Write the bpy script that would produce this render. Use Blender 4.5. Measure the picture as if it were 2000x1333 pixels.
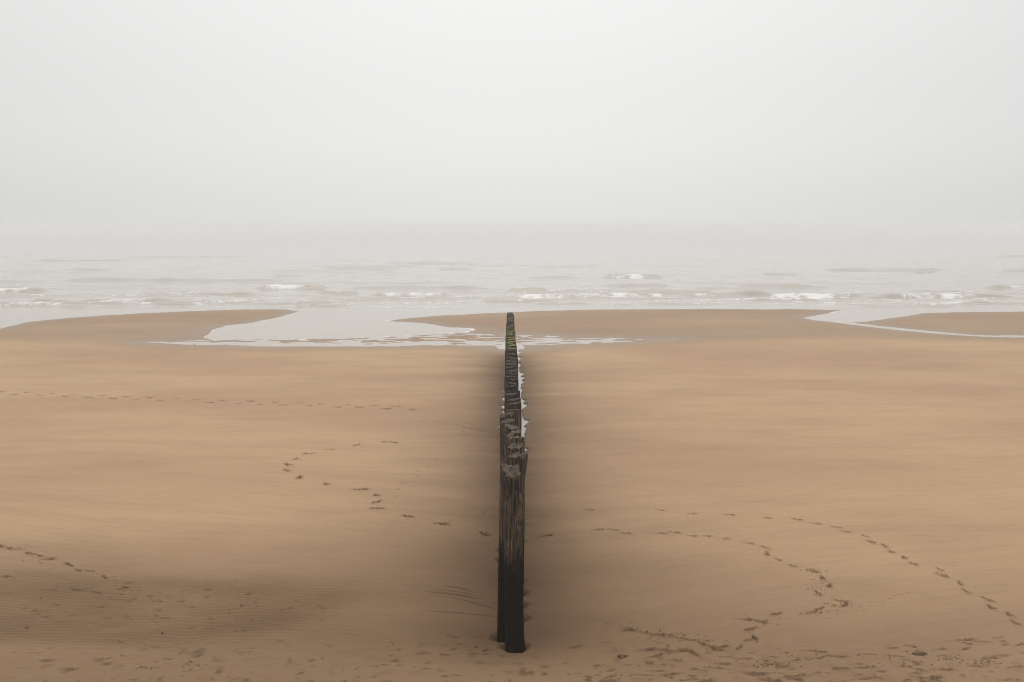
import bpy, math, random
import numpy as np

for o in list(bpy.data.objects):
    bpy.data.objects.remove(o, do_unlink=True)
scene = bpy.context.scene
COL = scene.collection

# ------------------------------------------------------------------ camera
CAM_Z = 6.5
F = 1944.0                      # focal length in photo pixels (photo is 2000 x 1333)
PITCH = math.atan((666.5 - 440.0) / F)
cam = bpy.data.cameras.new('camera')
cam.sensor_width = 36.0
cam.lens = F * 36.0 / 2000.0
cam.clip_start = 0.1
cam.clip_end = 12000.0
cam_o = bpy.data.objects.new('camera', cam)
COL.objects.link(cam_o)
cam_o.location = (0, 0, CAM_Z)
cam_o.rotation_euler = (math.pi / 2 - PITCH, 0, 0)
scene.camera = cam_o

# ------------------------------------------------------------------ sky
SUN_ELEV, SUN_AZ = math.radians(62), math.radians(0)   # azimuth from +Y (out to sea), clockwise
world = bpy.data.worlds.new('World')
scene.world = world
world.use_nodes = True
wn, wl = world.node_tree.nodes, world.node_tree.links
wn.clear()
out = wn.new('ShaderNodeOutputWorld')
bg = wn.new('ShaderNodeBackground')
bg.inputs['Strength'].default_value = 0.1
sky = wn.new('ShaderNodeTexSky')
sky.sky_type = 'NISHITA'
sky.sun_disc = False
sky.sun_elevation = SUN_ELEV
sky.sun_rotation = SUN_AZ
sky.air_density = 1.0
sky.dust_density = 6.0
hsv = wn.new('ShaderNodeHueSaturation')
hsv.inputs['Saturation'].default_value = 0.05
wl.new(sky.outputs[0], hsv.inputs['Color'])
tc = wn.new('ShaderNodeTexCoord')
sep = wn.new('ShaderNodeSeparateXYZ')
wl.new(tc.outputs['Generated'], sep.inputs[0])
ramp = wn.new('ShaderNodeValToRGB')            # overcast: paler overhead than at the horizon
ramp.color_ramp.interpolation = 'EASE'
cr = ramp.color_ramp.elements
cr[0].position, cr[0].color = 0.0, (0.815, 0.815, 0.803, 1)
cr[1].position, cr[1].color = 1.0, (1.60, 1.60, 1.59, 1)
e = cr.new(0.10); e.color = (0.875, 0.877, 0.868, 1)
e = cr.new(0.55); e.color = (1.22, 1.22, 1.21, 1)
e = cr.new(0.24); e.color = (0.925, 0.927, 0.917, 1)
wl.new(sep.outputs['Z'], ramp.inputs[0])
scl = wn.new('ShaderNodeMix'); scl.data_type = 'RGBA'; scl.blend_type = 'MULTIPLY'
scl.inputs[0].default_value = 1.0
wl.new(ramp.outputs[0], scl.inputs[6])
# sky dims to both sides: lens falloff put into the sky colour
at = wn.new('ShaderNodeMath'); at.operation = 'ARCTAN2'
wl.new(sep.outputs['X'], at.inputs[0]); wl.new(sep.outputs['Y'], at.inputs[1])
mr = wn.new('ShaderNodeMapRange'); mr.interpolation_type = 'SMOOTHSTEP'
ab = wn.new('ShaderNodeMath'); ab.operation = 'ABSOLUTE'
wl.new(at.outputs[0], ab.inputs[0]); wl.new(ab.outputs[0], mr.inputs[0])
mr.inputs[1].default_value, mr.inputs[2].default_value, mr.inputs[3].default_value, mr.inputs[4].default_value = 0.0, 0.9, 10.0, 7.8
cx_ = wn.new('ShaderNodeCombineColor')
for k in range(3): wl.new(mr.outputs[0], cx_.inputs[k])
wl.new(cx_.outputs[0], scl.inputs[7])
mx = wn.new('ShaderNodeMix'); mx.data_type = 'RGBA'
mx.inputs[0].default_value = 0.06
wl.new(scl.outputs[2], mx.inputs[6])
wl.new(hsv.outputs[0], mx.inputs[7])
wl.new(mx.outputs[2], bg.inputs['Color'])
wl.new(bg.outputs[0], out.inputs['Surface'])

sun = bpy.data.lights.new('sun', 'SUN')
sun.energy = 0.5
sun.angle = math.radians(45)
sun.color = (1.0, 0.95, 0.88)
sun_o = bpy.data.objects.new('sun', sun)
COL.objects.link(sun_o)
sun_o.rotation_euler = (math.pi / 2 - SUN_ELEV, 0, math.pi - SUN_AZ)
sun_o.location = (-30, 60, 60)

scene.view_settings.view_transform = 'Standard'
scene.view_settings.look = 'None'
scene.view_settings.exposure = 0.0
scene.view_settings.gamma = 1.0
scene.cycles.volume_bounces = 3
scene.cycles.max_bounces = 6
scene.cycles.use_denoising = True
scene.cycles.filter_width = 0.95
HAZE_DENSITY = 0.0017

# ------------------------------------------------------------------ helpers
rng = np.random.default_rng(11)
random.seed(5)
TAB = rng.random((64, 256, 256)).astype(np.float32)


def vn(x, y, s=0):
    """value noise 0..1"""
    x = np.asarray(x, dtype=np.float64); y = np.asarray(y, dtype=np.float64)
    xi = np.floor(x).astype(np.int64); yi = np.floor(y).astype(np.int64)
    fx = x - xi; fy = y - yi
    fx = fx * fx * fx * (fx * (fx * 6 - 15) + 10)
    fy = fy * fy * fy * (fy * (fy * 6 - 15) + 10)
    t = TAB[s % 64]
    x0 = xi & 255; x1 = (xi + 1) & 255; y0 = yi & 255; y1 = (yi + 1) & 255
    return ((t[x0, y0] * (1 - fx) + t[x1, y0] * fx) * (1 - fy)
            + (t[x0, y1] * (1 - fx) + t[x1, y1] * fx) * fy)


def fbm(x, y, s=0, n=3):
    a, r, tot = 1.0, 0, 0
    for k in range(n):
        r = r + a * vn(x, y, s + k); tot += a
        x = x * 2.03 + 17.1; y = y * 2.03 + 9.7; a *= 0.5
    return r / tot


def sst(a, b, x):
    t = np.clip((x - a) / (b - a), 0, 1)
    return t * t * (3 - 2 * t)


def ground_ray(px, py, z=0.0):
    """world point at height z that stands at this place of the beach"""
    dx, dz = (px - 1000.0) / F, -(py - 666.5) / F
    cy, sy = math.cos(PITCH), math.sin(PITCH)
    d = (dx, cy + dz * sy, -sy + dz * cy)
    t = (z - CAM_Z) / d[2]
    return d[0] * t, d[1] * t


def grid_mesh(name, X, Y, Z, attrs=None):
    nr, nc = X.shape
    me = bpy.data.meshes.new(name)
    me.vertices.add(nr * nc)
    co = np.stack([X, Y, Z], -1).astype(np.float32)
    me.vertices.foreach_set('co', co.ravel())
    i = np.arange(nr * nc, dtype=np.int32).reshape(nr, nc)
    q = np.stack([i[:-1, :-1], i[:-1, 1:], i[1:, 1:], i[1:, :-1]], -1).reshape(-1)
    nq = q.size // 4
    me.loops.add(nq * 4)
    me.loops.foreach_set('vertex_index', q)
    me.polygons.add(nq)
    me.polygons.foreach_set('loop_start', np.arange(0, nq * 4, 4, dtype=np.int32))
    for k, v in (attrs or {}).items():
        a = me.attributes.new(k, 'FLOAT', 'POINT')
        a.data.foreach_set('value', v.astype(np.float32).ravel())
    me.update(calc_edges=True)
    me.shade_smooth()
    return me


def link(name, me, mat, label=None, cat=None, group=None, kind=None, parent=None):
    o = bpy.data.objects.new(name, me)
    COL.objects.link(o)
    if mat: me.materials.append(mat)
    if label: o['label'] = label
    if cat: o['category'] = cat
    if group: o['group'] = group
    if kind: o['kind'] = kind
    if parent: o.parent = parent
    return o


class NT:
    """small node-tree writer"""
    def __init__(self, name):
        self.m = bpy.data.materials.new(name)
        self.m.use_nodes = True
        self.t = self.m.node_tree
        self.n, self.l = self.t.nodes, self.t.links
        self.bsdf = self.n['Principled BSDF']
        self.out = self.n['Material Output']

    def new(self, t, **kw):
        n = self.n.new(t)
        for k, v in kw.items(): setattr(n, k, v)
        return n

    def put(self, sock, v):
        if hasattr(v, 'links') or isinstance(v, bpy.types.NodeSocket): self.l.new(v, sock)
        else: sock.default_value = v

    def mix(self, f, a, b, mode='MIX'):
        n = self.new('ShaderNodeMix', data_type='RGBA', blend_type=mode)
        n.clamp_factor = True
        for s, v in ((0, f), (6, a), (7, b)):
            if isinstance(v, tuple) and len(v) == 3: v = (*v, 1)
            self.put(n.inputs[s], v)
        return n.outputs[2]

    def math(self, op, a, b=0.0, c=0.0, clamp=False):
        n = self.new('ShaderNodeMath', operation=op, use_clamp=clamp)
        self.put(n.inputs[0], a); self.put(n.inputs[1], b)
        if op in ('MULTIPLY_ADD',): self.put(n.inputs[2], c)
        return n.outputs[0]

    def rng(self, v, a, b, c=0.0, d=1.0, smooth=True):
        n = self.new('ShaderNodeMapRange', interpolation_type='SMOOTHSTEP' if smooth else 'LINEAR')
        self.put(n.inputs[0], v)
        for k, x in zip((1, 2, 3, 4), (a, b, c, d)): self.put(n.inputs[k], x)
        return n.outputs[0]

    def attr(self, name):
        return self.new('ShaderNodeAttribute', attribute_name=name).outputs['Fac']

    def coord(self, kind='Object', scale=(1, 1, 1), off=None):
        c = self.new('ShaderNodeTexCoord').outputs[kind] if kind != 'World' else self.new('ShaderNodeNewGeometry').outputs['Position']
        m = self.new('ShaderNodeMapping')
        m.inputs['Scale'].default_value = scale
        self.l.new(c, m.inputs['Vector'])
        if off is not None: self.l.new(off, m.inputs['Location'])
        return m.outputs[0]

    def noise(self, vec, scale=1.0, detail=4.0, rough=0.55, dist=0.0):
        n = self.new('ShaderNodeTexNoise')
        self.l.new(vec, n.inputs['Vector'])
        n.inputs['Scale'].default_value = scale
        n.inputs['Detail'].default_value = detail
        n.inputs['Roughness'].default_value = rough
        n.inputs['Distortion'].default_value = dist
        return n.outputs['Fac']

    def bump(self, h, strength, dist, normal=None):
        n = self.new('ShaderNodeBump')
        n.inputs['Strength'].default_value = strength
        n.inputs['Distance'].default_value = dist
        self.l.new(h, n.inputs['Height'])
        if normal is not None: self.l.new(normal, n.inputs['Normal'])
        return n.outputs[0]


# ------------------------------------------------------------------ materials
def mat_sand():
    t = NT('sand')
    P = t.coord('World')
    px = t.new('ShaderNodeSeparateXYZ'); t.l.new(P, px.inputs[0])
    wv = t.new('ShaderNodeCombineXYZ'); t.l.new(px.outputs['X'], wv.inputs[0]); t.l.new(t.attr('lay'), wv.inputs[1])

    def laid(a, b):          # streaks follow the lie of the wind-combed sand
        m = t.new('ShaderNodeMapping'); m.inputs['Scale'].default_value = (a, b, 1); t.l.new(wv.outputs[0], m.inputs['Vector'])
        return m.outputs[0]
    streak = t.noise(laid(0.11, 0.62), 1.0, 6, 0.62, 0.6)
    fine = t.noise(laid(0.55, 3.6), 1.0, 6, 0.68, 0.3)
    hair = t.noise(laid(1.6, 15.0), 1.0, 4, 0.7)
    patch = t.noise(t.coord('World', (0.055, 0.10, 0.1)), 1.0, 3, 0.5)
    grain = t.noise(P, 95.0, 3, 0.8)
    mott = t.noise(P, 9.0, 4, 0.7)
    c = t.mix(t.rng(patch, 0.36, 0.64), (0.486, 0.317, 0.178), (0.410, 0.254, 0.144))
    c = t.mix(t.math('MULTIPLY', t.rng(streak, 0.42, 0.76), 0.42), c, (0.330, 0.208, 0.122))
    c = t.mix(t.math('MULTIPLY', t.rng(fine, 0.48, 0.72), 0.42), c, (0.34, 0.235, 0.148))
    c = t.mix(t.math('MULTIPLY', t.rng(mott, 0.45, 0.75), 0.14), c, (0.30, 0.20, 0.12))
    c = t.mix(t.math('MULTIPLY', t.rng(hair, 0.45, 0.75), 0.20), c, (0.30, 0.195, 0.115))
    c = t.mix(t.math('MULTIPLY', t.rng(hair, 0.45, 0.25), 0.14), c, (0.54, 0.37, 0.22))
    c = t.mix(t.math('MULTIPLY', t.rng(grain, 0.35, 0.75), 0.22), c, (0.24, 0.165, 0.105))
    damp_shade = t.attr('damp_shade'); wet = t.attr('wet'); cut_shade = t.attr('dug_shade')
    c = t.mix(damp_shade, c, (0.094, 0.050, 0.021))  # damp sand, with lens and row darkening put into the same colour
    c = t.mix(t.math('MULTIPLY', wet, 0.9), c, (0.215, 0.150, 0.102))
    c = t.mix(cut_shade, c, (0.050, 0.027, 0.014))  # freshly cut sand and painted shade of pits and prints
    t.put(t.bsdf.inputs['Base Color'], c)
    r = t.rng(wet, 0.1, 1.0, 0.92, 0.42)
    t.put(t.bsdf.inputs['Roughness'], r)
    t.bsdf.inputs['Specular IOR Level'].default_value = 0.25
    b = t.bump(t.noise(P, 60.0, 4, 0.75), 0.35, 0.012)
    b = t.bump(hair, 0.35, 0.03, b)
    b = t.bump(fine, 0.5, 0.10, b)
    t.put(t.bsdf.inputs['Normal'], b)
    return t.m


def mat_water(name, deep=(0.385, 0.352, 0.305), rough=0.10, foam=True):
    t = NT(name)
    P = t.coord('World', (0.55, 1.6, 1.0))
    n1 = t.noise(P, 1.0, 5, 0.6)
    if foam:
        fz = t.attr('foam')
        fn = t.noise(t.coord('World', (1.0, 1.2, 1.0)), 1.1, 9, 0.78, 0.8)
        fm = t.math('MULTIPLY', t.rng(t.math('ADD', t.math('MULTIPLY', fz, 0.80), t.math('MULTIPLY', fn, 1.5)), 1.06, 1.40), t.rng(fz, 0.0, 0.12))
        deep = t.mix(t.attr('silt'), deep, (0.35, 0.285, 0.220))
        c = t.mix(fm, deep, (0.80, 0.795, 0.78))
        t.put(t.bsdf.inputs['Base Color'], c)
        t.put(t.bsdf.inputs['Roughness'], t.rng(fm, 0, 1, rough, 0.85))
        h = t.math('ADD', n1, t.math('MULTIPLY', t.math('MULTIPLY', fn, fm), 2.0))
    else:
        t.put(t.bsdf.inputs['Base Color'], (*deep, 1))
        t.bsdf.inputs['Roughness'].default_value = rough
        h = n1
    t.bsdf.inputs['IOR'].default_value = 1.33
    t.put(t.bsdf.inputs['Normal'], t.bump(h, 0.18, 0.05))
    return t.m


def mat_wood():
    t = NT('weathered_wood')
    oi = t.new('ShaderNodeObjectInfo').outputs['Random']
    comb = t.new('ShaderNodeCombineXYZ')
    for k in range(3): t.l.new(t.math('MULTIPLY', oi, 37.0 * (k + 1)), comb.inputs[k])
    grainv = t.coord('Object', (42, 42, 2.6), comb.outputs[0])
    gr = t.noise(grainv, 1.0, 6, 0.62, 0.4)
    big = t.noise(t.coord('Object', (14, 14, 2.4), comb.outputs[0]), 1.0, 5, 0.66, 1.2)
    spk = t.noise(t.coord('Object', (30, 30, 12), comb.outputs[0]), 1.0, 5, 0.7)
    c = t.mix(t.rng(gr, 0.34, 0.66), (0.018, 0.012, 0.008), (0.150, 0.106, 0.068))
    c = t.mix(t.rng(big, 0.56, 0.70), c, (0.270, 0.212, 0.152))
    c = t.mix(t.math('MULTIPLY', t.rng(big, 0.50, 0.30), 0.75), c, (0.010, 0.006, 0.004))
    ck = t.math('ABSOLUTE', t.math('SUBTRACT', t.noise(t.coord('Object', (24, 24, 1.5), comb.outputs[0]), 1.0, 3, 0.5, 0.5), 0.5))
    c = t.mix(t.math('MULTIPLY', t.rng(ck, 0.030, 0.008), 0.9), c, (0.006, 0.004, 0.003))      # drying checks
    c = t.mix(t.math('MULTIPLY', t.rng(spk, 0.56, 0.70), 0.55), c, (0.165, 0.132, 0.096))
    c = t.mix(t.math('SUBTRACT', 1.0, t.attr('lit')), c, t.mix(1.0, c, (0.20, 0.19, 0.18), 'MULTIPLY'))  # mid-row faces dimmed: shade of the gaps put into the wood colour
    # end grain of the tops, lightened by skylight put into its colour
    g = t.new('ShaderNodeNewGeometry')
    sx = t.new('ShaderNodeSeparateXYZ'); t.l.new(g.outputs['Normal'], sx.inputs[0])
    topm = t.rng(sx.outputs['Z'], 0.55, 0.85)
    eg = t.noise(t.coord('Object', (15, 15, 15), comb.outputs[0]), 1.0, 5, 0.66, 1.0)
    lit = t.attr('lit')
    endg = t.mix(t.rng(eg, 0.35, 0.65), (0.022, 0.015, 0.010), t.mix(lit, (0.066, 0.051, 0.036), (0.165, 0.128, 0.092)))
    c = t.mix(t.math('MULTIPLY', topm, 0.85), c, endg)
    # algae
    al = t.attr('algae')
    alm = t.math('MULTIPLY', al, t.math('MULTIPLY', t.rng(topm, 0.0, 1.0, 0.25, 1.0), t.rng(spk, 0.30, 0.50, 0.45, 1.0)))
    c = t.mix(alm, c, (0.150, 0.152, 0.042))
    # black weed and tar below the tide mark
    ps = t.new('ShaderNodeSeparateXYZ'); t.l.new(g.outputs['Position'], ps.inputs[0])
    tn = t.noise(t.coord('World', (17, 17, 1.3)), 1.0, 5, 0.65)
    zl = t.math('ADD', ps.outputs['Z'], t.math('MULTIPLY', t.math('SUBTRACT', tn, 0.5), -1.5))
    low = t.rng(zl, 1.70, 1.16)
    dk = t.mix(t.rng(spk, 0.5, 0.75), (0.0035, 0.0028, 0.0022), (0.016, 0.014, 0.009))
    c = t.mix(low, c, dk)
    t.put(t.bsdf.inputs['Base Color'], c)
    t.put(t.bsdf.inputs['Roughness'], t.rng(low, 0, 1, 0.9, 0.7))
    t.put(t.bsdf.inputs['Specular IOR Level'], t.rng(low, 0, 1, 0.2, 0.03))
    b = t.bump(gr, 0.9, 0.012)
    b = t.bump(spk, 0.5, 0.008, b)
    t.put(t.bsdf.inputs['Normal'], b)
    return t.m


def mat_plain(name, a, b_, scale=40, rough=0.9):
    t = NT(name)
    n = t.noise(t.coord('Object'), scale, 4, 0.7)
    t.put(t.bsdf.inputs['Base Color'], t.mix(t.rng(n, 0.35, 0.65), a, b_))
    t.bsdf.inputs['Roughness'].default_value = rough
    t.put(t.bsdf.inputs['Normal'], t.bump(n, 0.5, 0.01))
    return t.m


SAND, SEA, POOL, WOOD = mat_sand(), mat_water('sea_water'), mat_water('pool_water', (0.25, 0.205, 0.155), 0.10, False), mat_wood()
CLOD = mat_plain('damp_sand_clod', (0.24, 0.155, 0.090), (0.12, 0.072, 0.040))
STONE = mat_plain('dark_pebble', (0.020, 0.018, 0.016), (0.045, 0.040, 0.036), 60, 0.6)

# ------------------------------------------------------------------ lie of the land
ZS = -1.0                      # still-water level
BASE = np.array([(-70, 5.6), (-20, 5.2), (-1, 4.85), (1, 4.6), (9.0, 0.30), (10.5, 0.13), (12, 0.06), (15, 0.0), (20, -0.10), (30, -0.30),
                 (45, -0.62), (55, -0.86), (60.5, -0.985), (62, -1.02), (150, -1.02)])


def base_z(Y):
    return np.interp(Y, BASE[:, 0], BASE[:, 1])


def row_x(Y):
    return 0.03 - 0.0030 * (Y - 15)


def unproj(pts, z=ZS):
    return np.array([ground_ray(a, b, z) for a, b in pts])


SEA_EDGE = unproj([(-2600, 676), (-1200, 674), (-500, 669), (-150, 655), (0, 643), (60, 628), (150, 620), (300, 611), (400, 607.3), (470, 605), (560, 604.5),
                   (581, 609), (540, 621), (490, 631), (440, 637), (417, 644), (410, 652), (398, 660), (420, 665.5), (500, 664),
                   (600, 662.5), (700, 660), (800, 656), (860, 653), (905, 650), (930, 645), (918, 642), (880, 640), (845, 634.5), (815, 630),
                   (757, 627), (800, 622), (850, 618), (985, 610.5), (1100, 606.5), (1200, 604.5), (1400, 604), (1560, 604.5), (1645, 606.5), (1605, 614),
                   (1568, 621), (1590, 626), (1620, 629), (1660, 631), (1700, 627), (1760, 619), (1800, 613.5), (1835, 611.5),
                   (1900, 610), (2000, 609), (2600, 609), (4500, 612)])
SEA_POLY = np.vstack([SEA_EDGE, [(9000, 6000), (-9000, 6000)]])
BAND_L = unproj([(275, 668.5), (330, 667.5), (400, 662), (420, 664), (500, 662.5), (700, 658), (860, 651), (905, 648), (940, 652), (1000, 654), (1000, 683),
                 (978, 682.5), (966, 675), (900, 674.5), (760, 676.5), (600, 677), (480, 676.5), (380, 674), (310, 671)])
BAND_R = unproj([(1000, 654), (1060, 656), (1110, 659), (1200, 660), (1300, 661), (1330, 663), (1270, 665.5), (1150, 671.5), (1060, 674.5), (1024, 676), (1024, 682), (1000, 682)])
CHAN_R = unproj([(1640, 629.5), (1700, 637), (1780, 645.5), (1850, 652), (1900, 655.5), (2000, 658), (2300, 661.5), (2700, 663)])


def seg_dist(x, y, pts, closed=True):
    d = np.full(x.shape, 1e9)
    n = len(pts)
    for k in range(n if closed else n - 1):
        a, b = pts[k], pts[(k + 1) % n]
        ex, ey = b - a
        L2 = ex * ex + ey * ey + 1e-12
        t = np.clip(((x - a[0]) * ex + (y - a[1]) * ey) / L2, 0, 1)
        d = np.minimum(d, (x - a[0] - t * ex) ** 2 + (y - a[1] - t * ey) ** 2)
    return np.sqrt(d)


def inside(x, y, pts):
    r = np.zeros(x.shape, bool)
    n = len(pts)
    for k in range(n):
        (ax, ay), (bx, by) = pts[k], pts[(k + 1) % n]
        if ay == by: continue
        c = ((ay > y) != (by > y)) & (x < (bx - ax) * (y - ay) / (by - ay) + ax)
        r ^= c
    return r


# posts of the groyne: centre x, centre y, radius, top height
N_POST, SPACING, Y0 = 64, 0.625, 14.98
posts = []
prng = random.Random(21)
TOPS = np.array([(14.5, 2.69), (20, 2.67), (25, 2.60), (30, 2.50), (40, 2.22), (55, 1.74)])
yy = Y0
for i in range(N_POST):
    ox = prng.uniform(-0.045, 0.045)
    r = prng.uniform(0.138, 0.16)
    zt = float(np.interp(yy, TOPS[:, 0], TOPS[:, 1])) + prng.uniform(-0.03, 0.03)
    posts.append([float(row_x(yy)) + ox, yy, r, zt])
    yy += SPACING * prng.uniform(0.93, 1.07)
fix = {0: (0.045, 0.142, 2.71), 1: (-0.085, 0.150, 2.72), 2: (0.030, 0.155, 2.70), 3: (0.03, 0.145, 2.72), 4: (0.055, 0.145, 2.73), 5: (0.01, 0.15, 2.70),
       6: (-0.02, 0.15, 2.67), 7: (-0.075, 0.15, 2.66), 8: (-0.08, 0.15, 2.68), 9: (0.03, 0.15, 2.64), 13: (0.075, 0.155, 2.62)}
for k, (a, b, c) in fix.items(): posts[k][0], posts[k][2], posts[k][3] = a, b, c
posts[1][1] = posts[0][1] + 0.42
for k in (-1, -2, -3): posts[k][0] -= 0.03

# ------------------------------------------------------------------ beach sheet
u_pos = np.concatenate([np.arange(0, 0.045, 0.00055), np.arange(0.045, 0.57, 0.00128), 0.57 + 1.05 * (np.linspace(0, 1, 26)[1:] ** 1.7)])
u = np.concatenate([-u_pos[:0:-1], u_pos])
rows = [np.linspace(-70, 10, 40)[:-1], np.linspace(10, 12.5, 20)[:-1], np.arange(12.5, 19.5, 0.020)]
D = 19.5
far = []
while D < 62:
    far.append(D); D += 0.022 * (D / 19.5) ** 2.05
while D < 98:
    far.append(D); D += 0.20
rows += [np.array(far), np.linspace(98.5, 160, 40)]
V = np.concatenate(rows)
S = np.maximum(V, 12.0)
X = u[None, :] * S[:, None]
Y = np.repeat(V[:, None], len(u), 1)
Z = base_z(Y)
LAY = Y - 0.26 * np.sqrt(X * X + 2.0) * sst(36, 17, Y) + 1.6 * (fbm(X * 0.16, Y * 0.16, 42) - 0.5)
damp_shade = np.zeros_like(Z); wet = np.zeros_like(Z); dug_shade = np.zeros_like(Z)
beach_w = 1 - sst(46, 58, Y)

# gentle undulation, wind streaks running across the beach
Z += beach_w * sst(9, 12, Y) * (1 - 0.9 * np.exp(-(X / 1.1) ** 2) * sst(26, 30, Y)) * (0.070 * (fbm(X * 0.10, LAY * 0.26, 1) - 0.5) + 0.030 * (fbm(X * 0.30, LAY * 1.15, 4) - 0.5))
Z += np.where(Y < 9, 0.35 * (fbm(X * 0.15, Y * 0.2, 9) - 0.5) * sst(9, 5, Y), 0)

# shoreline, runnel and sand bars
k0 = int(np.searchsorted(V, 44))
xs, ys = X[k0:], Y[k0:]
wob_x = 0.35 * (fbm(xs * 0.5, ys * 0.5, 12) - 0.5); wob_y = 0.9 * (fbm(xs * 0.4 + 50, ys * 0.4, 15) - 0.5)
xq, yq = xs + wob_x, ys + wob_y
in_sea, in_l, in_r = inside(xq, yq, SEA_POLY), inside(xq, yq, BAND_L), inside(xq, yq, BAND_R)
d_sea = seg_dist(xq, yq, SEA_EDGE, False)
d_band = np.minimum(seg_dist(xq, yq, BAND_L), seg_dist(xq, yq, BAND_R))
d_chan = seg_dist(xq, yq, CHAN_R, False) - 0.55 * (0.45 + vn(xs * 0.35, ys * 0.2, 33))
band = (in_l | in_r)
s = np.minimum(np.minimum(d_sea, d_band), np.maximum(d_chan, 0))
land = ZS + 0.004 + 0.030 * s - 0.0007 * np.minimum(s, 18) ** 2
land += 0.010 * sst(1, 4, s) * (fbm(xs * 0.6, ys * 1.6, 18) - 0.5)
zz = np.where(in_sea, ZS - 0.05 * np.minimum(d_sea, 60) - 0.006, land)
mott = fbm(xs * 1.1, ys * 1.9, 22, 4)
tl = np.clip(d_band / 1.6, 0, 1)
zband = ZS + 0.030 * (mott - 0.47) - 0.004 * np.where(in_l & (ys < 64), 1, 0)
near_edge = (1 - sst(59.5, 64.5, ys))             # deeper along the beach side of the runnel
zband -= 0.012 * near_edge
zz = np.where(band & ~in_sea, zband, zz)
zz = np.where((d_chan < 0) & ~in_sea & ~band, ZS - 0.012 + 0.016 * (vn(xs * 1.7, ys * 1.2, 41) - 0.45), zz)
w = sst(46, 58, ys)
Z[k0:] = Z[k0:] * (1 - w) + zz * w
wet[k0:] = np.maximum(wet[k0:], w * (1 - sst(0.3, 3.2 + 2 * fbm(xs * .2, ys * .2, 5), s)) * 0.8 * np.where(in_sea | band, 1, 0.9))
bar = sst(61, 66, ys)
wet[k0:] = np.maximum(wet[k0:], bar * (0.18 + 0.30 * fbm(xs * 0.10, ys * 0.35, 8)))
damp_shade[k0:] = np.maximum(damp_shade[k0:], bar * (0.08 + 0.16 * fbm(xs * 0.08, ys * 0.3, 6) + 0.24 * np.exp(-s / 1.6) * fbm(xs * 0.5, ys * 0.9, 7)))

# scour along the groyne
dx = X - row_x(Y)
ax = np.abs(dx)
inrow = sst(13.6, 15.2, Y) * (1 - sst(55, 61, Y))
Z -= 0.085 * inrow * np.exp(-(dx / 1.25) ** 2)
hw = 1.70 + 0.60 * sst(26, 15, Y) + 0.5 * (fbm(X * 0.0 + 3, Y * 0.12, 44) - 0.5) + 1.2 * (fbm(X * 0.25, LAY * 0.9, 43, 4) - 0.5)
halo = np.exp(-(ax / hw) ** 1.25)  # damp scour sand plus shade along the row, put into the colour
damp_shade = np.maximum(damp_shade, 0.95 * sst(13.2, 15.6, Y) * (1 - sst(56, 63, Y)) * halo * (0.88 + 0.24 * fbm(X * 0.5, Y * 1.3, 28)))


def cusps(side, period, lo, hi, seed, y0, y1):
    """ragged edge of the scour pits: distance from the row as a function of Y, sharp on the seaward side"""
    r = random.Random(seed)
    ys_, ls = [y0], [lo]
    y = y0
    while y < y1:
        p = period * r.uniform(0.55, 1.5)
        a = lo + (hi - lo) * r.random() ** 1.3
        ys_ += [y + p * 0.35, y + p * 0.93, y + p]
        ls += [lo + (a - lo) * r.uniform(0.2, 0.6), a, lo + 0.35 * (a - lo) * r.random()]
        y += p
    return np.interp(V, ys_, ls)


cn = int(np.abs(u).argmin())
LR = cusps(1, 1.15, 0.38, 0.70, 3, 29.5, 62)
LL = cusps(-1, 1.5, 0.12, 0.62, 8, 29.5, 62)
LL = np.where((V > 33) & (V < 43), LL, 0.05)
LR = np.where(V > 29.5, LR, 0.0)
LR = np.convolve(LR, [0.2, 0.6, 0.2], 'same'); LL = np.convolve(LL, [0.2, 0.6, 0.2], 'same')
Lw = np.where(dx > 0, LR[:, None], LL[:, None])
edge = 0.08
pit = sst(-edge, edge, Lw - ax) * sst(29.5, 31, Y) * (1 - sst(60, 63, Y))
Z -= 0.135 * pit
rim = np.exp(-((Lw - ax + 0.03) / 0.05) ** 2) * sst(29.5, 31, Y) * (1 - sst(59, 61, Y)) * (Lw > 0.06)
margin = np.exp(-np.clip(ax - Lw, 0, 9) / 0.22) * sst(29.5, 31.5, Y) * (1 - sst(58, 62, Y)) * (Lw > 0.07)
wet = np.maximum(wet, 0.55 * margin)
damp_shade = np.maximum(damp_shade, 0.92 * margin)
seaward = np.where(dx > 0, (np.gradient(LR, V) < -0.2)[:, None], (np.gradient(LL, V) < -0.2)[:, None])
dug_shade = np.maximum(dug_shade, 0.85 * rim * sst(0.1, 0.3, Lw) * seaward)
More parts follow.
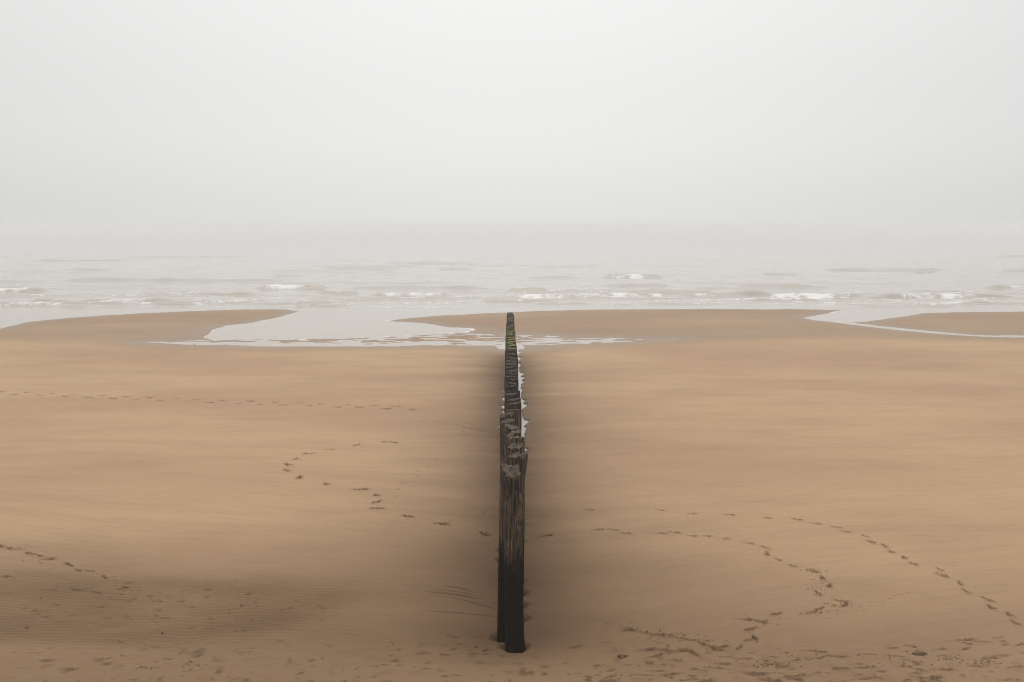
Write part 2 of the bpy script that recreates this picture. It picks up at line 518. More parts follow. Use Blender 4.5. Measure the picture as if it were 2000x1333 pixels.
# dry pits beside the nearer posts
for i, (px_, py_, r_, zt_) in enumerate(posts[:34]):
    for sd in (-1, 1):
        rr = random.Random(i * 7 + sd)
        L = rr.uniform(0.10, 0.42) * (1.0 if sd > 0 else 0.8) * (0.75 if py_ < 18 else 1)
        a, b = np.searchsorted(V, [py_ - 0.5, py_ + 0.6])
        c0, c1 = np.searchsorted(u, [-0.06, 0.06])
        xx = (X[a:b, c0:c1] - px_) * sd - r_ * 0.8
        ww = (Y[a:b, c0:c1] - py_ - 0.12 * xx)
        t_ = np.clip(1 - xx / L, 0, 1) * (xx > -0.12)
        m = t_ * np.where(ww > 0, np.exp(-(ww / 0.05) ** 2), np.exp(-(ww / (0.03 + 0.16 * t_)) ** 2))
        Z[a:b, c0:c1] -= 0.055 * m
        dug_shade[a:b, c0:c1] = np.maximum(dug_shade[a:b, c0:c1], 0.85 * m * rr.uniform(0.4, 1.0) ** 1.3)  # shadow patches beside the posts, put into the sand colour
        if i < 12 and sd > 0:      # scour ring round the foot of the post
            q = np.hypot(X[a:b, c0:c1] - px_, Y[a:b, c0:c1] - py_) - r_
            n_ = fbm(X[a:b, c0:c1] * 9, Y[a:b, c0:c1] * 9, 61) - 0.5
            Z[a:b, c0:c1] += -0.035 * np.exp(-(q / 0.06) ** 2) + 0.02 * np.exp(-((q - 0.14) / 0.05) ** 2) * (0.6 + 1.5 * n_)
            dug_shade[a:b, c0:c1] = np.maximum(dug_shade[a:b, c0:c1], 0.6 * np.exp(-np.clip(q, 0, 9) / 0.05) * np.clip(0.8 + 1.5 * n_, 0, 1))

# ripple field on the damp flat at lower left, faint ripples elsewhere
RIP = [((-350, 1175), 420, 0.9), ((140, 1195), 360, 1.0), ((430, 1185), 260, 0.75)]


def blob(px, py, rx, ry):
    gx, gy = ground_ray(px, py, 0)
    return np.exp(-(((X - gx) / rx) ** 2 + ((Y - gy) / ry) ** 2) ** 1.0)


ripm = np.clip(blob(-250, 1190, 3.4, 2.1) + blob(150, 1190, 3.0, 2.0) + 0.85 * blob(500, 1184, 2.2, 1.5), 0, 1)
ripm = sst(-0.10, 1.15, ripm + 0.7 * (fbm(X * 0.45, Y * 0.8, 38, 4) - 0.5))
ripm *= (0.60 + 0.5 * fbm(X * 0.5, Y * 0.6, 35)) * sst(14.35, 15.0, Y + 0.10 * X + 0.55 + 0.25 * (fbm(X * 0.9, Y * 0.5, 37) - 0.5))
fainta = np.clip(0.30 * blob(640, 1105, 1.2, 0.9) + 0.26 * blob(1330, 1170, 2.2, 0.9) + 0.2 * blob(1650, 1000, 3.0, 1.5), 0, 1)
ph = 2 * math.pi * (Y / 0.125 + 0.22 * X + 5.0 * (fbm(X * 0.55, Y * 0.6, 36) - 0.5) + 0.9 * (fbm(X * 2.2, Y * 0.8, 39) - 0.5))
wave_r = np.abs(np.sin(ph * 0.5)) ** 0.8
Z += (0.034 * ripm + 0.010 * fainta) * (wave_r - 0.6) * sst(0.25, 0.55, 0.2 + fbm(X * 1.3, Y * 2.2, 47))
damp_shade = 1 - (1 - damp_shade) * (1 - 0.60 * ripm)
# trodden foreground
fore = sst(15.4, 14.1, Y + 0.5 * (fbm(X * 0.4, Y * 0.4, 50) - 0.5)) * sst(8, 11, Y)
vignette = sst(24, 13.0, Y + 3.0 * (fbm(X * 0.12, Y * 0.3, 51) - 0.5)) * sst(8, 11, Y)      # lens darkening of the foreground, put into the sand colour
damp_shade = 1 - (1 - damp_shade) * (1 - 0.48 * vignette) * (1 - 0.26 * sst(23, 14.0, Y) * sst(8, 11, Y) * sst(2.5, -3.0, X + 1.5 * (fbm(X * .3, Y * .5, 49) - 0.5)))  # lens darkening, stronger at the left, put into the sand colour
Z += fore * 0.030 * (fbm(X * 2.2, Y * 3.0, 53, 4) - 0.5)
Z += fore * 0.018 * np.clip(vn(X * 5.5, Y * 4.2, 55) - 0.62, 0, 1) * 2.2
Z -= fore * 0.040 * np.clip(vn(X * 4.3, Y * 4.7, 57) - 0.66, 0, 1) * 2.4
dug_shade = np.maximum(dug_shade, fore * np.clip((vn(X * 6.3, Y * 7.0, 58) - 0.80) * 3.5, 0, 0.6))


# footprints and other marks -------------------------------------------------
def window(gx, gy, R):
    a, b = np.searchsorted(V, [gy - R, gy + R])
    c0, c1 = np.searchsorted(u, [(gx - R) / max(gy - R, 12), (gx + R) / max(gy - R, 12)]) if gx > 0 else np.searchsorted(u, [(gx - R) / max(gy - R, 12), (gx + R) / max(gy + R, 12)])
    if gx > 0: c0 = np.searchsorted(u, (gx - R) / max(gy + R, 12))
    return slice(a, b), slice(max(c0 - 1, 0), c1 + 1)


def foot(gx, gy, ang, L=0.30, W=0.11, depth=0.045, dark=0.75, seed=0):
    L, W = L * 0.88, W * 0.84
    sl = window(gx, gy, L * 1.2 + 0.1)
    x, y = X[sl] - gx, Y[sl] - gy
    if x.size == 0: return
    ca, sa = math.cos(ang), math.sin(ang)
    p = (x * ca + y * sa) / (L / 2); q = (-x * sa + y * ca) / (W / 2)
    n = fbm(X[sl] * 17 + seed, Y[sl] * 17, 60 + seed % 3, 3) - 0.5
    wq = q / (0.80 + 0.28 * np.cos(3.0 * (p - 0.45)))
    rad = (np.abs(p) ** 2.2 + np.abs(wq) ** 2.4) ** 0.42 + 0.55 * n
    pitm = 1 - sst(0.78, 1.0, rad)
    rim_ = np.exp(-((rad - 1.22) / 0.17) ** 2)
    Z[sl] += -depth * pitm * (0.85 + 0.6 * n) + depth * 0.55 * rim_ * (0.5 + 1.4 * np.clip(n + 0.3, 0, 1))
    wall = np.exp(-((rad - 0.88) / 0.16) ** 2)
    # the damp, freshly cut sand and the shaded walls, both put into colour
    dug_shade[sl] = np.maximum(dug_shade[sl], dark * np.clip(0.45 * pitm + 0.75 * wall * np.clip(0.75 + 2.2 * n, 0, 1), 0, 1))


def track(pts, L=0.28, W=0.11, depth=0.04, dark=0.75, jit=0.25, seed=1, scatter=0):
    r = random.Random(seed)
    P = [ground_ray(a, b, float(base_z(14 if b > 1200 else 20)) if b > 900 else -0.2) for a, b in pts]
    for k, (gx, gy) in enumerate(P):
        gz = float(base_z(gy)); gx, gy = ground_ray(*pts[k], gz)
        a = P[max(k - 1, 0)]; b = P[min(k + 1, len(P) - 1)]
        ang = math.atan2(b[1] - a[1], b[0] - a[0]) + r.uniform(-jit, jit)
        foot(gx, gy, ang, L * r.uniform(.85, 1.15), W * r.uniform(.85, 1.2), depth * r.uniform(.7, 1.2), dark * r.uniform(.75, 1.1), seed * 31 + k)
        for _ in range(scatter):
            foot(gx + r.uniform(-.3, .3), gy + r.uniform(-.35, .35), r.uniform(0, 3), r.uniform(.04, .1), r.uniform(.03, .05), 0.02, dark * r.uniform(.4, .9), seed + k)


# right-hand arc
track([(1150, 995), (1290, 996), (1353, 1003), (1425, 1005), (1497, 1011), (1558, 1014), (1593, 1022), (1633, 1030), (1652, 1039), (1690, 1048), (1702, 1059),
       (1728, 1066), (1741, 1078), (1766, 1090), (1784, 1103), (1835, 1114), (1840, 1126), (1875, 1140), (1889, 1156), (1929, 1171), (1936, 1187), (1972, 1201), (1983, 1217)],
      0.27, 0.115, 0.05, 0.85, 0.35, 3)
# the middle trail on the right
track([(1068, 1042), (1170, 1034), (1198, 1034), (1222, 1041), (1292, 1041), (1318, 1039), (1353, 1046), (1382, 1046), (1415, 1052), (1462, 1061), (1494, 1070),
       (1498, 1082), (1520, 1093), (1548, 1106), (1589, 1117), (1606, 1131), (1620, 1145), (1598, 1160), (1642, 1175), (1650, 1182), (1600, 1191), (1586, 1197), (1515, 1200)],
      0.28, 0.12, 0.045, 0.8, 0.5, 5, 2)
# left loop
track([(772, 866), (755, 865), (697, 870), (645, 878), (603, 886), (577, 897), (563, 908), (561, 919), (585, 933), (637, 945), (705, 956), (735, 967), (736, 981), (737, 993),
       (797, 1009), (862, 1022), (945, 1038)], 0.40, 0.20, 0.07, 1.2, 0.8, 7, 1)
track([(875, 886), (850, 896), (838, 909), (817, 920), (815, 931), (787, 943), (778, 955), (772, 969)], 0.20, 0.07, 0.03, 0.6, 0.5, 9)
track([(944, 996), (950, 1037), (1000, 900)][:2], 0.3, 0.06, 0.03, 0.7, 0.1, 4)
# far-left track
fl = []
for k in range(34):
    xk = 2 + k * 24.2
    fl.append((xk + random.uniform(-5, 5), 767 + xk * 0.037 + (2.4 if k % 2 else -2.4)))
track(fl, 0.38, 0.26, 0.06, 1.25, 0.3, 11)
track([(872, 827), (890, 829), (906, 833), (921, 835), (937, 834), (950, 838), (962, 841), (905, 842), (912, 825), (940, 838), (828, 821), (858, 823)], 0.30, 0.12, 0.04, 0.8, 0.4, 12)
track([(905, 694), (913, 694), (830, 820)][:2], 0.4, 0.2, 0.04, 0.7, 0.4, 2)
# lower-left track
track([(4, 1067), (18, 1071), (30, 1072), (55, 1081), (62, 1082), (78, 1085), (95, 1092), (103, 1090), (130, 1101), (138, 1104), (152, 1114), (175, 1115), (206, 1128), (258, 1138),
       (16, 1127), (100, 1152), (150, 1152), (190, 1158), (240, 1150)], 0.28, 0.11, 0.045, 0.8, 0.5, 13, 1)
# lower right trails
track([(1225, 1227), (1232, 1230), (1260, 1235), (1285, 1240), (1303, 1240), (1330, 1247), (1352, 1250), (1372, 1258), (1385, 1262), (1400, 1268), (1412, 1263)], 0.26, 0.10, 0.04, 0.75, 0.5, 15, 2)
track([(1455, 1210), (1480, 1213), (1495, 1215), (1466, 1229), (1473, 1246), (1464, 1250), (1445, 1264)], 0.28, 0.10, 0.04, 0.8, 0.5, 16, 1)
track([(1262, 1269), (1290, 1268), (1325, 1271), (1340, 1271), (1350, 1274)], 0.3, 0.09, 0.035, 0.75, 0.2, 17, 1)
track([(1700, 1176), (1712, 1175), (1725, 1174), (1737, 1169), (1748, 1164), (1760, 1161), (1775, 1158)], 0.07, 0.04, 0.015, 0.7, 0.2, 18)
track([(880, 1236), (890, 1238), (930, 1256), (897, 1251), (948, 1262), (887, 1262), (925, 1270), (948, 1270), (982, 1274)], 0.14, 0.07, 0.03, 0.75, 0.5, 19)
# trodden dashes in the right foreground
r = random.Random(77)
for k in range(150):
    px = r.uniform(1100, 2150); py = 1243 + 105 * r.random() ** 0.8
    if r.random() > 0.35 + 0.65 * (px - 1100) / 800: continue
    gx, gy = ground_ray(px, py, 0.02)
    foot(gx, gy, r.gauss(0.0, 0.25), r.uniform(0.12, 0.36), r.uniform(0.045, 0.085), r.uniform(0.03, 0.055), r.uniform(0.35, 0.95), k)
for k in range(120):
    px = r.uniform(-80, 1450); py = 1225 + 125 * r.random() ** 0.7
    if px < 350 and py < 1245: continue
    gx, gy = ground_ray(px, py, 0.02)
    foot(gx, gy, r.gauss(0.0, 0.5), r.uniform(0.05, 0.17), r.uniform(0.03, 0.06), r.uniform(0.015, 0.045), r.uniform(0.1, 0.8) ** 1.5, k)
for k in range(70):      # pocks among the ripples
    gx, gy = ground_ray(r.uniform(0, 640), r.gauss(1180, 22), 0.0)
    foot(gx, gy, r.gauss(0, 0.4), r.uniform(0.06, 0.16), r.uniform(0.04, 0.08), 0.03, r.uniform(0.1, 0.6), k)


def groove(pts, width=0.03, depth=0.035, dark=0.9):
    P = np.array([ground_ray(a, b, 0.0) for a, b in pts])
    a, b = np.searchsorted(V, [P[:, 1].min() - 0.2, P[:, 1].max() + 0.2])
    c0, c1 = np.searchsorted(u, [(P[:, 0].min() - 0.3) / 15, (P[:, 0].max() + 0.3) / 15])
    sl = (slice(a, b), slice(c0, c1))
    d = seg_dist(X[sl], Y[sl] + 0.02 * (vn(X[sl] * 6, Y[sl] * 0 + 2, 3) - .5), P, False)
    tt = np.clip((X[sl] - P[0, 0]) / (P[-1, 0] - P[0, 0]), 0, 1)
    tap = np.clip(np.sin(math.pi * np.clip(tt * 0.94 + 0.03, 0, 1)), 0, 1) ** 0.6
    m = np.exp(-(d / width) ** 2) * tap
    Z[sl] -= depth * m
    dug_shade[sl] = np.maximum(dug_shade[sl], dark * m)


groove([(866, 1136.5), (895, 1138), (915, 1143), (930, 1146)], 0.022)
groove([(845, 1146), (870, 1145.5), (895, 1147), (940, 1153)], 0.018, 0.025, 0.7)
groove([(830, 1149), (870, 1150.5), (895, 1153), (945, 1159)], 0.028)
groove([(876, 1157.5), (905, 1162.5), (940, 1170), (970, 1177)], 0.020, 0.03, 0.75)
groove([(834, 1187), (890, 1187), (930, 1189), (970, 1191)], 0.020, 0.03, 0.75)

ground = link('beach', grid_mesh('beach', X, Y, Z, {'lay': LAY, 'damp_shade': np.clip(damp_shade, 0, 1), 'wet': np.clip(wet, 0, 1), 'dug_shade': np.clip(dug_shade, 0, 1)}), SAND, kind='structure')


def ground_z(x, y):
    k = min(max(int(np.searchsorted(V, y)) - 1, 0), len(V) - 2)
    uu = x / max(y, 12.0)
    c = min(max(int(np.searchsorted(u, uu)) - 1, 0), len(u) - 2)
    fy = (y - V[k]) / (V[k + 1] - V[k]); fx = (uu - u[c]) / (u[c + 1] - u[c])
    return float((Z[k, c] * (1 - fx) + Z[k, c + 1] * fx) * (1 - fy) + (Z[k + 1, c] * (1 - fx) + Z[k + 1, c + 1] * fx) * fy)


# ------------------------------------------------------------------ sea
us = np.concatenate([np.arange(0, 0.56, 0.0025), 0.56 + 1.04 * (np.linspace(0, 1, 22)[1:] ** 1.6)])
us = np.concatenate([-us[:0:-1], us])
vs = list(np.arange(54, 88, 0.5)); D = 88.0
while D < 2600:
    vs.append(D); D += 0.22 * (D / 88) ** 2.1 if D < 260 else D * 0.03
VS = np.array(vs)
SX = us[None, :] * VS[:, None]; SY = np.repeat(VS[:, None], len(us), 1)
shore = SY - np.interp(SX, SEA_EDGE[:1, 0].tolist() + [-47, 0, 47], [89.0, 89.0, 90.0, 90.0])
open_sea = sst(89.5, 104, SY)
fade = 1 - 0.9 * sst(140, 300, SY)  # waves flattened with distance: thicker fog imitated in the shape
eta = open_sea * fade * (0.30 * (fbm(SX * 0.060, SY * 0.16, 1, 3) - 0.5) + 0.16 * (fbm(SX * 0.22, SY * 0.55, 5, 3) - 0.5))
eta += (0.25 + 0.75 * open_sea) * 0.030 * (fbm(SX * 0.7, SY * 1.5, 9, 2) - 0.5) * sst(84, 92, SY)
foam = np.zeros_like(eta)


def breaker(x0, x1, py, amp, f0=0.0, f1=1.0, back=1.6, front=0.55, run=2.4, seed=0, fo=1.0):
    """one breaking wave: crest from photo column x0 to x1; white water between the fractions f0 and f1 of its length"""
    gx0, gy = ground_ray(x0, py, ZS); gx1, _ = ground_ray(x1, py, ZS)
    t = (SX - gx0) / (gx1 - gx0)
    win = sst(-0.08, 0.14, t) * (1 - sst(0.86, 1.08, t))
    c = gy + 1.1 * (fbm(SX * 0.13, SX * 0 + seed, 20 + seed % 5, 3) - 0.5) * 2
    d = SY - c
    prof = np.where(d < 0, np.exp(-(d / front) ** 2), np.exp(-(d / back) ** 2))
    fw = sst(f0 - 0.05, f0 + 0.06, t) * (1 - sst(f1 - 0.06, f1 + 0.05, t))
    lump = fbm(SX * 1.6, SY * 1.6, 26, 3)
    global eta, foam
    eta = eta + amp * win * prof * (0.8 + 0.4 * vn(SX * 0.35, SX * 0 + seed, 3)) + 0.16 * amp * fw * win * (lump - 0.4) * ((d > -run) & (d < 0.5))
    runx = run * (0.25 + 1.1 * fbm(SX * 0.28, SX * 0 + seed * 1.7, 31, 3))
    body = np.where(d < 0, np.clip(1 + d / np.maximum(runx, 0.2), 0, 1) ** 0.7, 1) * (1 - sst(0.05, 0.45, d))
    ends = np.clip(np.minimum(t - f0, f1 - t) * abs(gx1 - gx0) / 3.0, 0, 1) ** 0.6
    body = body * (0.35 + 0.65 * ends)
    foam = np.maximum(foam, fo * fw * win * body * (0.55 + 0.55 * lump) * (0.64 + 0.55 * vn(SX * 0.8, SX * 0 + seed * 2.3, 34)))


breaker(1180, 1295, 543, 0.50, 0.05, 0.95, seed=1, run=4.5)
breaker(500, 640, 564, 0.42, 0.0, 0.92, seed=2, run=2.6)
breaker(620, 700, 575, 0.28, 0.1, 0.8, seed=3)
breaker(725, 880, 578, 0.32, 0.05, 0.95, seed=4, run=5.5, fo=0.85)
breaker(-60, 95, 572, 0.42, 0.0, 0.9, seed=5, run=2.4)
breaker(265, 500, 576, 0.26, 0.1, 0.6, seed=6, run=1.4, fo=0.8)
breaker(160, 330, 591, 0.34, 0.18, 0.85, seed=7, run=1.6)
breaker(300, 500, 592, 0.24, 0.1, 0.9, seed=8, run=1.6, fo=0.75)
breaker(985, 1330, 581, 0.34, 0.02, 0.98, seed=9, run=4.0)
breaker(1215, 1400, 574, 0.40, 0.9, 1.0, seed=10, run=1.5, fo=0.6)
breaker(990, 1070, 569, 0.34, 2, 3, seed=11)
breaker(1330, 1500, 580, 0.40, 0.05, 0.45, seed=12, run=2.5)
breaker(1430, 1690, 581, 0.38, 0.22, 0.92, seed=13, run=4.2, fo=1.1)
breaker(1690, 1990, 583, 0.44, 0.16, 0.78, seed=14, run=3.6)
breaker(1930, 2090, 565, 0.40, 0.15, 1.0, seed=15, run=2.2)
breaker(1790, 1820, 532, 0.42, 0.0, 1.0, seed=16, run=4)
breaker(1600, 1850, 529, 0.32, 2, 3, seed=17)
breaker(60, 130, 593, 0.26, 2, 3, seed=18)
breaker(130, 170, 602, 0.20, 0.1, 0.9, seed=19, run=1.2)
breaker(-80, 260, 597, 0.20, 0.7, 0.8, seed=20)
breaker(600, 760, 585, 0.16, 0.2, 0.8, seed=21, run=1.2, fo=0.5)
breaker(1490, 1560, 537, 0.3, 0.2, 0.8, seed=22, run=5, fo=0.6)
for k in range(26):       # unbroken swells farther out
    px = random.uniform(-100, 2000); py = random.uniform(500, 566); w_ = random.uniform(60, 260)
    breaker(px, px + w_, py, random.uniform(0.14, 0.34), 2, 3, back=2.5, front=0.9, seed=30 + k)
for k in range(34):       # broken little crests in the surf zone
    px = random.uniform(-120, 2000); py = random.choice([571, 577, 583, 586, 589, 592, 595, 598]) + random.uniform(-2, 2); w_ = random.uniform(50, 210)
    if px < 600: py = min(py, 597)
    breaker(px, px + w_, py, random.uniform(0.08, 0.17), 0.0, 1.0, back=0.9, front=0.4, run=random.uniform(0.7, 1.8), seed=70 + k, fo=random.uniform(0.45, 0.85))
for k, (x0, x1, py) in enumerate([(-60, 420, 579), (240, 760, 587), (640, 1020, 583), (1000, 1560, 586.5), (1380, 2080, 587), (880, 1300, 572), (1560, 2080, 575), (-80, 380, 565), (1240, 1820, 555), (420, 900, 553)]):
    breaker(x0, x1, py, 0.13, 0.02, 0.98, back=1.4, front=0.5, run=1.1, seed=120 + k, fo=0.72 if py > 570 else 0.4)
# thin swash sheets and foam lines running up the bars
for k, (py, fo) in enumerate([(588, .62), (591, .60), (594, .55), (597.5, .52), (600.5, .50), (603.0, .55)]):
    gy = ground_ray(1000, py, ZS)[1]
    c = gy + 2.2 * (fbm(SX * 0.045, SX * 0 + k, 40 + k, 3) - 0.5) + np.interp(SX, [-47, -20, 0, 47], [-6.0, -3.0, -0.5, 0.0]) * sst(600, 585, np.array(py))
    d = SY - c
    m = np.exp(-(d / 0.55) ** 2) * sst(0.35, 0.62, vn(SX * 0.12, SX * 0 + k * 3, 45))
    foam = np.maximum(foam, fo * m)
    eta = eta + 0.045 * np.exp(-(d / 0.7) ** 2) * sst(0.3, 0.6, vn(SX * 0.1, SX * 0 + k * 3, 46))
swash = sst(88, 91, SY) * (1 - sst(97, 103, SY)) * sst(-30, 10, SX)
foam = np.maximum(foam, 0.34 * swash * (0.6 + 0.6 * fbm(SX * 0.1, SY * 0.4, 48)))
# speckled froth on the shallow runnel
fr = np.zeros_like(eta)
kk = int(np.searchsorted(VS, 72))
fr[:kk] = (inside(SX[:kk], SY[:kk], BAND_L) | inside(SX[:kk], SY[:kk], BAND_R)) * 0.38
dch = seg_dist(SX[:kk + 40], SY[:kk + 40], CHAN_R, False)
fr[:kk + 40] = np.maximum(fr[:kk + 40], 0.42 * np.exp(-(dch / 0.9) ** 2))
de = seg_dist(SX[:kk + 110], SY[:kk + 110], SEA_EDGE, False)
fr[:kk + 110] = np.maximum(fr[:kk + 110], 0.55 * np.exp(-(de / 0.6) ** 2) * (0.4 + 0.9 * vn(SX[:kk + 110] * 0.5, SY[:kk + 110] * 0.5, 36)))
foam = np.maximum(foam, fr)
sea = link('sea', grid_mesh('sea', SX, SY, ZS + eta, {'foam': np.clip(foam, 0, 1.3), 'silt': 1 - 0.75 * sst(84, 94, SY) - 0.25 * sst(94, 170, SY)}), SEA, kind='structure')

# ------------------------------------------------------------------ drainage pool beside the posts
py_ = np.arange(29.6, 57.5, 0.12)
pxs = np.linspace(-0.85, 0.95, 25)
PY = np.repeat(py_[:, None], 25, 1); PX = row_x(PY) + pxs[None, :]
pz = base_z(PY) - 0.085 - 0.022
link('scour_pool', grid_mesh('scour_pool', PX, PY, pz), POOL, kind='structure')

# ------------------------------------------------------------------ groyne posts
ONES = ['', 'first', 'second', 'third', 'fourth', 'fifth', 'sixth', 'seventh', 'eighth', 'ninth', 'tenth', 'eleventh', 'twelfth', 'thirteenth', 'fourteenth',
        'fifteenth', 'sixteenth', 'seventeenth', 'eighteenth', 'nineteenth']
TENS = {20: ('twenty', 'twentieth'), 30: ('thirty', 'thirtieth'), 40: ('forty', 'fortieth'), 50: ('fifty', 'fiftieth'), 60: ('sixty', 'sixtieth')}


def ordinal(n):
    if n < 20: return ONES[n]
    t = n // 10 * 10
    return TENS[t][1] if n == t else TENS[t][0] + '-' + ONES[n - t]


def make_post(i, x, y, r, zt):
    near = i < 10
    nseg, nring = (72, 70) if i < 3 else (48, 34) if near else (26, 12)
    rr = random.Random(100 + i)
    zg = ground_z(x, y)
    zb = zg - 0.45
    H = zt
    sd = i * 3.7
    th = np.linspace(0, 2 * math.pi, nseg, endpoint=False)
    lean = {0: (-0.045, 0.02), 1: (0.055, 0.03), 2: (0.03, 0.02)}.get(i, (rr.uniform(-.03, .03), rr.uniform(-.03, .03)))
    tilt = {0: (-0.05, 0.34), 1: (-0.1, 0.05), 2: (0.16, 0.02), 3: (0.1, 0.10)}.get(i, (rr.uniform(-.20, .20), rr.uniform(-.10, .06)))
    rag = 0.045 if i < 2 else 0.022 if near else 0.02
    cx, sx = np.cos(th), np.sin(th)
    top = zt + r * (tilt[0] * cx + tilt[1] * sx) + rag * (fbm(cx * 2.3 + sd, sx * 2.3, 2, 3) - 0.5) * 2
    if i < 3 or i in (5, 8): top = top - 0.055 * sst(0.55, 0.66, vn(cx * 2.6 + sd, sx * 2.6, 7))
    t = np.linspace(0, 1, nring) ** 0.85
    cracks = [(rr.uniform(0, 6.28), rr.uniform(0.05, 0.10), rr.uniform(0.025, 0.055), rr.uniform(0.4, 1.7)) for _ in range(6 if near else 3)]
    if i == 0: cracks += [(4.15, 0.24, 0.045, 0.9), (4.85, 0.06, 0.05, 1.3), (5.55, 0.10, 0.06, 0.8)]
    ringsv = []
    for k in range(nring):
        z = zb + (top - zb) * t[k]
        hz = (z - zg)
        sq = 3.2 if i < 2 else 2.5
        R = r * (1.03 - 0.03 * t[k]) * (np.abs(np.cos(th + 0.12 * (i % 5 - 2))) ** sq + np.abs(np.sin(th + 0.12 * (i % 5 - 2))) ** sq) ** (-1 / sq) * (0.97 if i < 2 else 0.985)
        R = R + 0.016 * (fbm(cx * 5 + sd + z * 0.25, sx * 5 + z * 0.22, 4, 3) - 0.5) * 2 + 0.007 * (vn(cx * 13 + sd, sx * 13 + z * 0.8, 9) - 0.5) * 2
        for (a, w_, dp, ln) in cracks:
            da = np.abs((th - a - 0.1 * np.sin(z * 2 + a) + math.pi) % (2 * math.pi) - math.pi)
            R = R - dp * np.exp(-(da / w_) ** 2) * sst(ln, ln * 0.3, top - z)
        if i == 2: R = R + 0.05 * np.clip(cx, 0, 1) ** 2 * sst(0.5, 0.0, top - z)
        if i == 0: R = R + 0.022 * sst(0.35, 0.0, hz) * np.clip(cx, 0, 1)
        R = R * (1 - 0.05 * sst(0.04, 0.0, top - z))
        f = (z - zg) / max(zt - zg, 0.1)
        ringsv.append(np.stack([cx * R + lean[0] * f, sx * R + lean[1] * f, z - zg], -1))
    lastR = np.hypot(ringsv[-1][:, 0] - lean[0], ringsv[-1][:, 1] - lean[1])
    for fr_ in (1.0, 0.93, 0.72, 0.38):
        lx, ly = cx * lastR * fr_, sx * lastR * fr_
        pl = zt + tilt[0] * lx + tilt[1] * ly + rag * 0.55 * (fbm(lx * 20 + sd, ly * 20, 11, 3) - 0.5) * 2 - 0.010
        bl = min(max((fr_ - 0.5) * 2.0, 0), 1)
        zz_ = top * bl + pl * (1 - bl)
        ringsv.append(np.stack([lx + lean[0], ly + lean[1], zz_ - zg], -1))
    Vv = np.concatenate(ringsv)
    verts = Vv.tolist(); nR = len(ringsv)
    faces = [(k * nseg + j, k * nseg + (j + 1) % nseg, (k + 1) * nseg + (j + 1) % nseg, (k + 1) * nseg + j) for k in range(nR - 1) if k != nring - 1 for j in range(nseg)]     # the rim is doubled: a sharp sawn edge
    verts.append((lean[0], lean[1], zt - 0.02 - zg)); c = len(verts) - 1
    faces += [((nR - 1) * nseg + j, (nR - 1) * nseg + (j + 1) % nseg, c) for j in range(nseg)]
    me = bpy.data.meshes.new('wooden_post')
    me.from_pydata(verts, [], faces); me.update(); me.shade_smooth()
    g = float(sst(32.2, 34.0, np.array(y)) * (1 - sst(40.0, 46.0, np.array(y))))
    g = g * rr.uniform(0.7, 1.0) + 0.12 * float(sst(30, 34, np.array(y)))
    a = me.attributes.new('algae', 'FLOAT', 'POINT'); a.data.foreach_set('value', np.full(len(verts), g, np.float32))
    a = me.attributes.new('lit', 'FLOAT', 'POINT'); a.data.foreach_set('value', np.full(len(verts), rr.uniform(0.7, 1.0) if near else rr.uniform(0.1, 0.45), np.float32))  # near posts lit, farther ones shaded, by colour
    n = i + 1
    special = {0: 'tall cracked timber post with ragged top, nearest in the groyne row',
               1: 'dark timber post leaning out left behind the nearest post, second in the row',
               2: 'timber post with weathered dished top flaring right, third from the front',
               3: 'low flat-topped timber post, fourth from the front of the groyne',
               N_POST - 1: 'hazy timber post at the far seaward end of the groyne row'}
    if i in special: lab = special[i]
    elif g > 0.5: lab = f'timber groyne post with green algae on top, {ordinal(n)} from the front'
    elif y < 21: lab = f'splintered brown timber groyne post, {ordinal(n)} from the front'
    elif y < 35: lab = f'dark timber post in the close-set middle of the groyne, {ordinal(n)} from the front'
    else: lab = f'greyed timber post towards the seaward end of the groyne, {ordinal(n)} from the front'
    o = link('wooden_post', me, WOOD, lab, 'post', 'timber posts of the groyne')
    o.location = (x, y, zg)


for i, p in enumerate(posts): make_post(i, *p)


# ------------------------------------------------------------------ clods, pebble, crumbs
def lump_mesh(name, n, sx, sy, sz, seed, rough=0.35):
    """irregular stone or clod: noisy sphere, flattened underneath"""
    vv, ff = [], []
    ns, nr = n, n // 2
    for a in range(nr + 1):
        ph_ = math.pi * a / nr
        for b in range(ns):
            t_ = 2 * math.pi * b / ns
            d = np.array([math.sin(ph_) * math.cos(t_), math.sin(ph_) * math.sin(t_), math.cos(ph_)])
            q = 1 + rough * (float(fbm(np.array(d[0] * 2.2 + seed + d[2]), np.array(d[1] * 2.2 + d[2] * 1.7), 13, 3)) - 0.5) * 2
            vv.append((d[0] * sx * q, d[1] * sy * q, max(d[2] * sz * q, -0.35 * sz)))
    for a in range(nr):
        for b in range(ns):
            ff.append((a * ns + b, (a + 1) * ns + b, (a + 1) * ns + (b + 1) % ns, a * ns + (b + 1) % ns))
    me = bpy.data.meshes.new(name); me.from_pydata(vv, [], ff); me.update(); me.shade_smooth()
    return me


def place(name, px, py, n, s3, seed, mat, label, cat, rough=0.35, group=None):
    gx, gy = ground_ray(px, py, 0.02)
    o = link(name, lump_mesh(name, n, *s3, seed, rough), mat, label, cat, group)
    o.location = (gx, gy, ground_z(gx, gy) + s3[2] * 0.2)
    return o


place('pebble', 317, 1233, 14, (0.020, 0.016, 0.014), 3, STONE, 'small black pebble alone at the edge of the rippled sand, lower left', 'pebble', 0.2)
place('sand_clod', 1217, 1278, 18, (0.070, 0.06, 0.040), 8, CLOD, 'dark lump of sand right of the foot of the nearest post', 'clod', 0.6, 'lumps of sand')
place('sand_clod', 1795, 1277, 18, (0.10, 0.06, 0.045), 14, CLOD, 'dark lump of sand among footprints in the lower right corner area', 'clod', 0.6, 'lumps of sand')

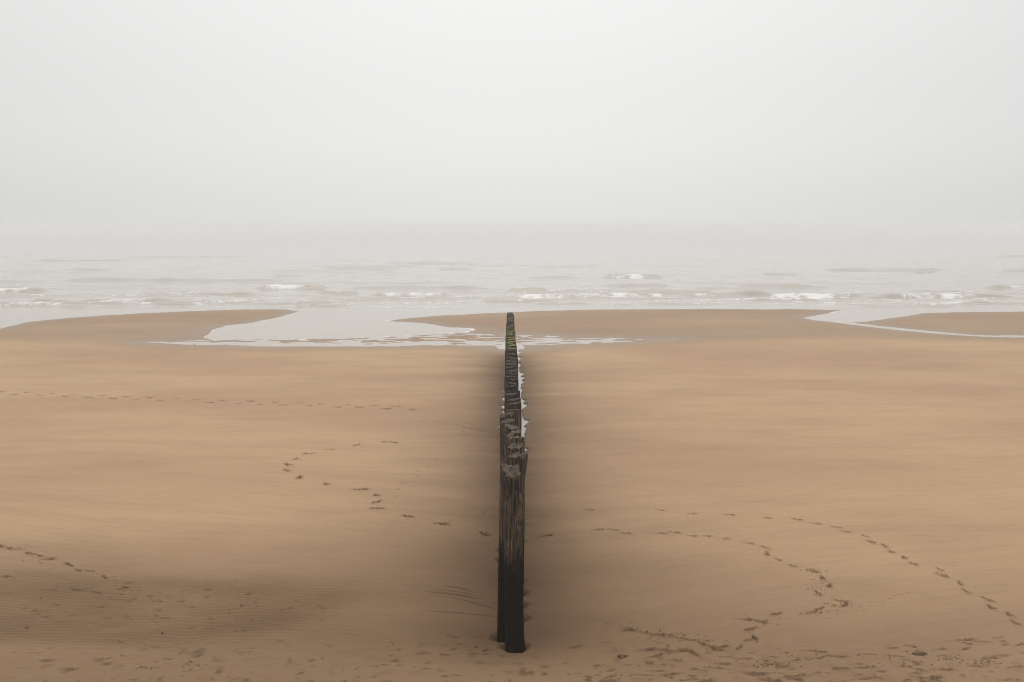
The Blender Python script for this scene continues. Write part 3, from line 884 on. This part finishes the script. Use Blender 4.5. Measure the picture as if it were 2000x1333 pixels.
cv, cf = [], []
tmpl = []
for k in range(6):
    m_ = lump_mesh('tmp', 6, 1, 1, 0.7, 20 + k * 5, 0.5)
    tmpl.append((np.array([v.co[:] for v in m_.vertices]), [tuple(p.vertices) for p in m_.polygons])); bpy.data.meshes.remove(m_)
heaps = [(1645, 1178, 34, 5, 70), (1600, 1192, 45, 6, 50), (1590, 1112, 22, 10, 45), (1597, 1140, 22, 14, 40), (1500, 1300, 45, 6, 90), (1440, 1305, 40, 8, 30), (1925, 1299, 30, 5, 80), (1865, 1290, 50, 8, 60),
         (561, 918, 10, 3, 24), (578, 897, 10, 2, 20), (1300, 1242, 70, 10, 60), (1230, 1229, 20, 4, 30), (1570, 1285, 80, 15, 60), (1770, 1290, 80, 20, 60), (1310, 1272, 40, 5, 35),
         (370, 1297, 40, 8, 34), (300, 1307, 30, 3, 22), (480, 1276, 25, 8, 18), (720, 1308, 80, 18, 22), (70, 1082, 60, 8, 40), (720, 958, 25, 6, 18),
         (445, 1180, 40, 12, 10), (1200, 1315, 100, 15, 20), (900, 1258, 35, 14, 14), (920, 834, 40, 5, 30)]
r = random.Random(4)
nv = 0
for (hx, hy, wx, wy, cnt) in heaps:
    for _ in range(cnt):
        px, py = r.gauss(hx, wx * 0.55), r.gauss(hy, wy * 0.55)
        gx, gy = ground_ray(px, py, float(base_z(15 if hy > 1000 else 27)))
        s_ = 0.004 + 0.013 * r.random() ** 3
        vv, ff = tmpl[r.randrange(6)]
        a = r.uniform(0, 6.28)
        ca, sa = math.cos(a), math.sin(a)
        q = vv * s_
        q = np.stack([q[:, 0] * ca - q[:, 1] * sa + gx, q[:, 0] * sa + q[:, 1] * ca + gy, q[:, 2] + ground_z(gx, gy) + s_ * 0.2], -1)
        cv.append(q); cf += [tuple(v + nv for v in f_) for f_ in ff]; nv += len(q)
me = bpy.data.meshes.new('sand_crumbs'); me.from_pydata(np.concatenate(cv).tolist(), [], cf); me.update(); me.shade_smooth()
link('sand_crumbs', me, CLOD, 'loose crumbs of moist sand kicked up around the footprints', 'sand', kind='stuff')

# ------------------------------------------------------------------ haze
bx, by0, by1, bz0, bz1 = 5200, -120, 2900, -6.5, 7.6
vv = [(sx * bx, y, z) for z in (bz0, bz1) for (sx, y) in ((-1, by0), (1, by0), (1, by1), (-1, by1))]
me = bpy.data.meshes.new('haze')
me.from_pydata(vv, [], [(3, 2, 1, 0), (4, 5, 6, 7), (0, 1, 5, 4), (1, 2, 6, 5), (2, 3, 7, 6), (3, 0, 4, 7)]); me.update()
hm = bpy.data.materials.new('haze'); hm.use_nodes = True
hm.node_tree.nodes.remove(hm.node_tree.nodes['Principled BSDF'])
pv = hm.node_tree.nodes.new('ShaderNodeVolumePrincipled')
pv.inputs['Color'].default_value = (0.965, 0.985, 1.0, 1)
pv.inputs['Anisotropy'].default_value = 0.35
pv.inputs['Density'].default_value = HAZE_DENSITY
hm.node_tree.links.new(pv.outputs[0], hm.node_tree.nodes['Material Output'].inputs['Volume'])
link('haze', me, hm, 'pale sea fog lying over the beach and the water', 'haze', kind='stuff')
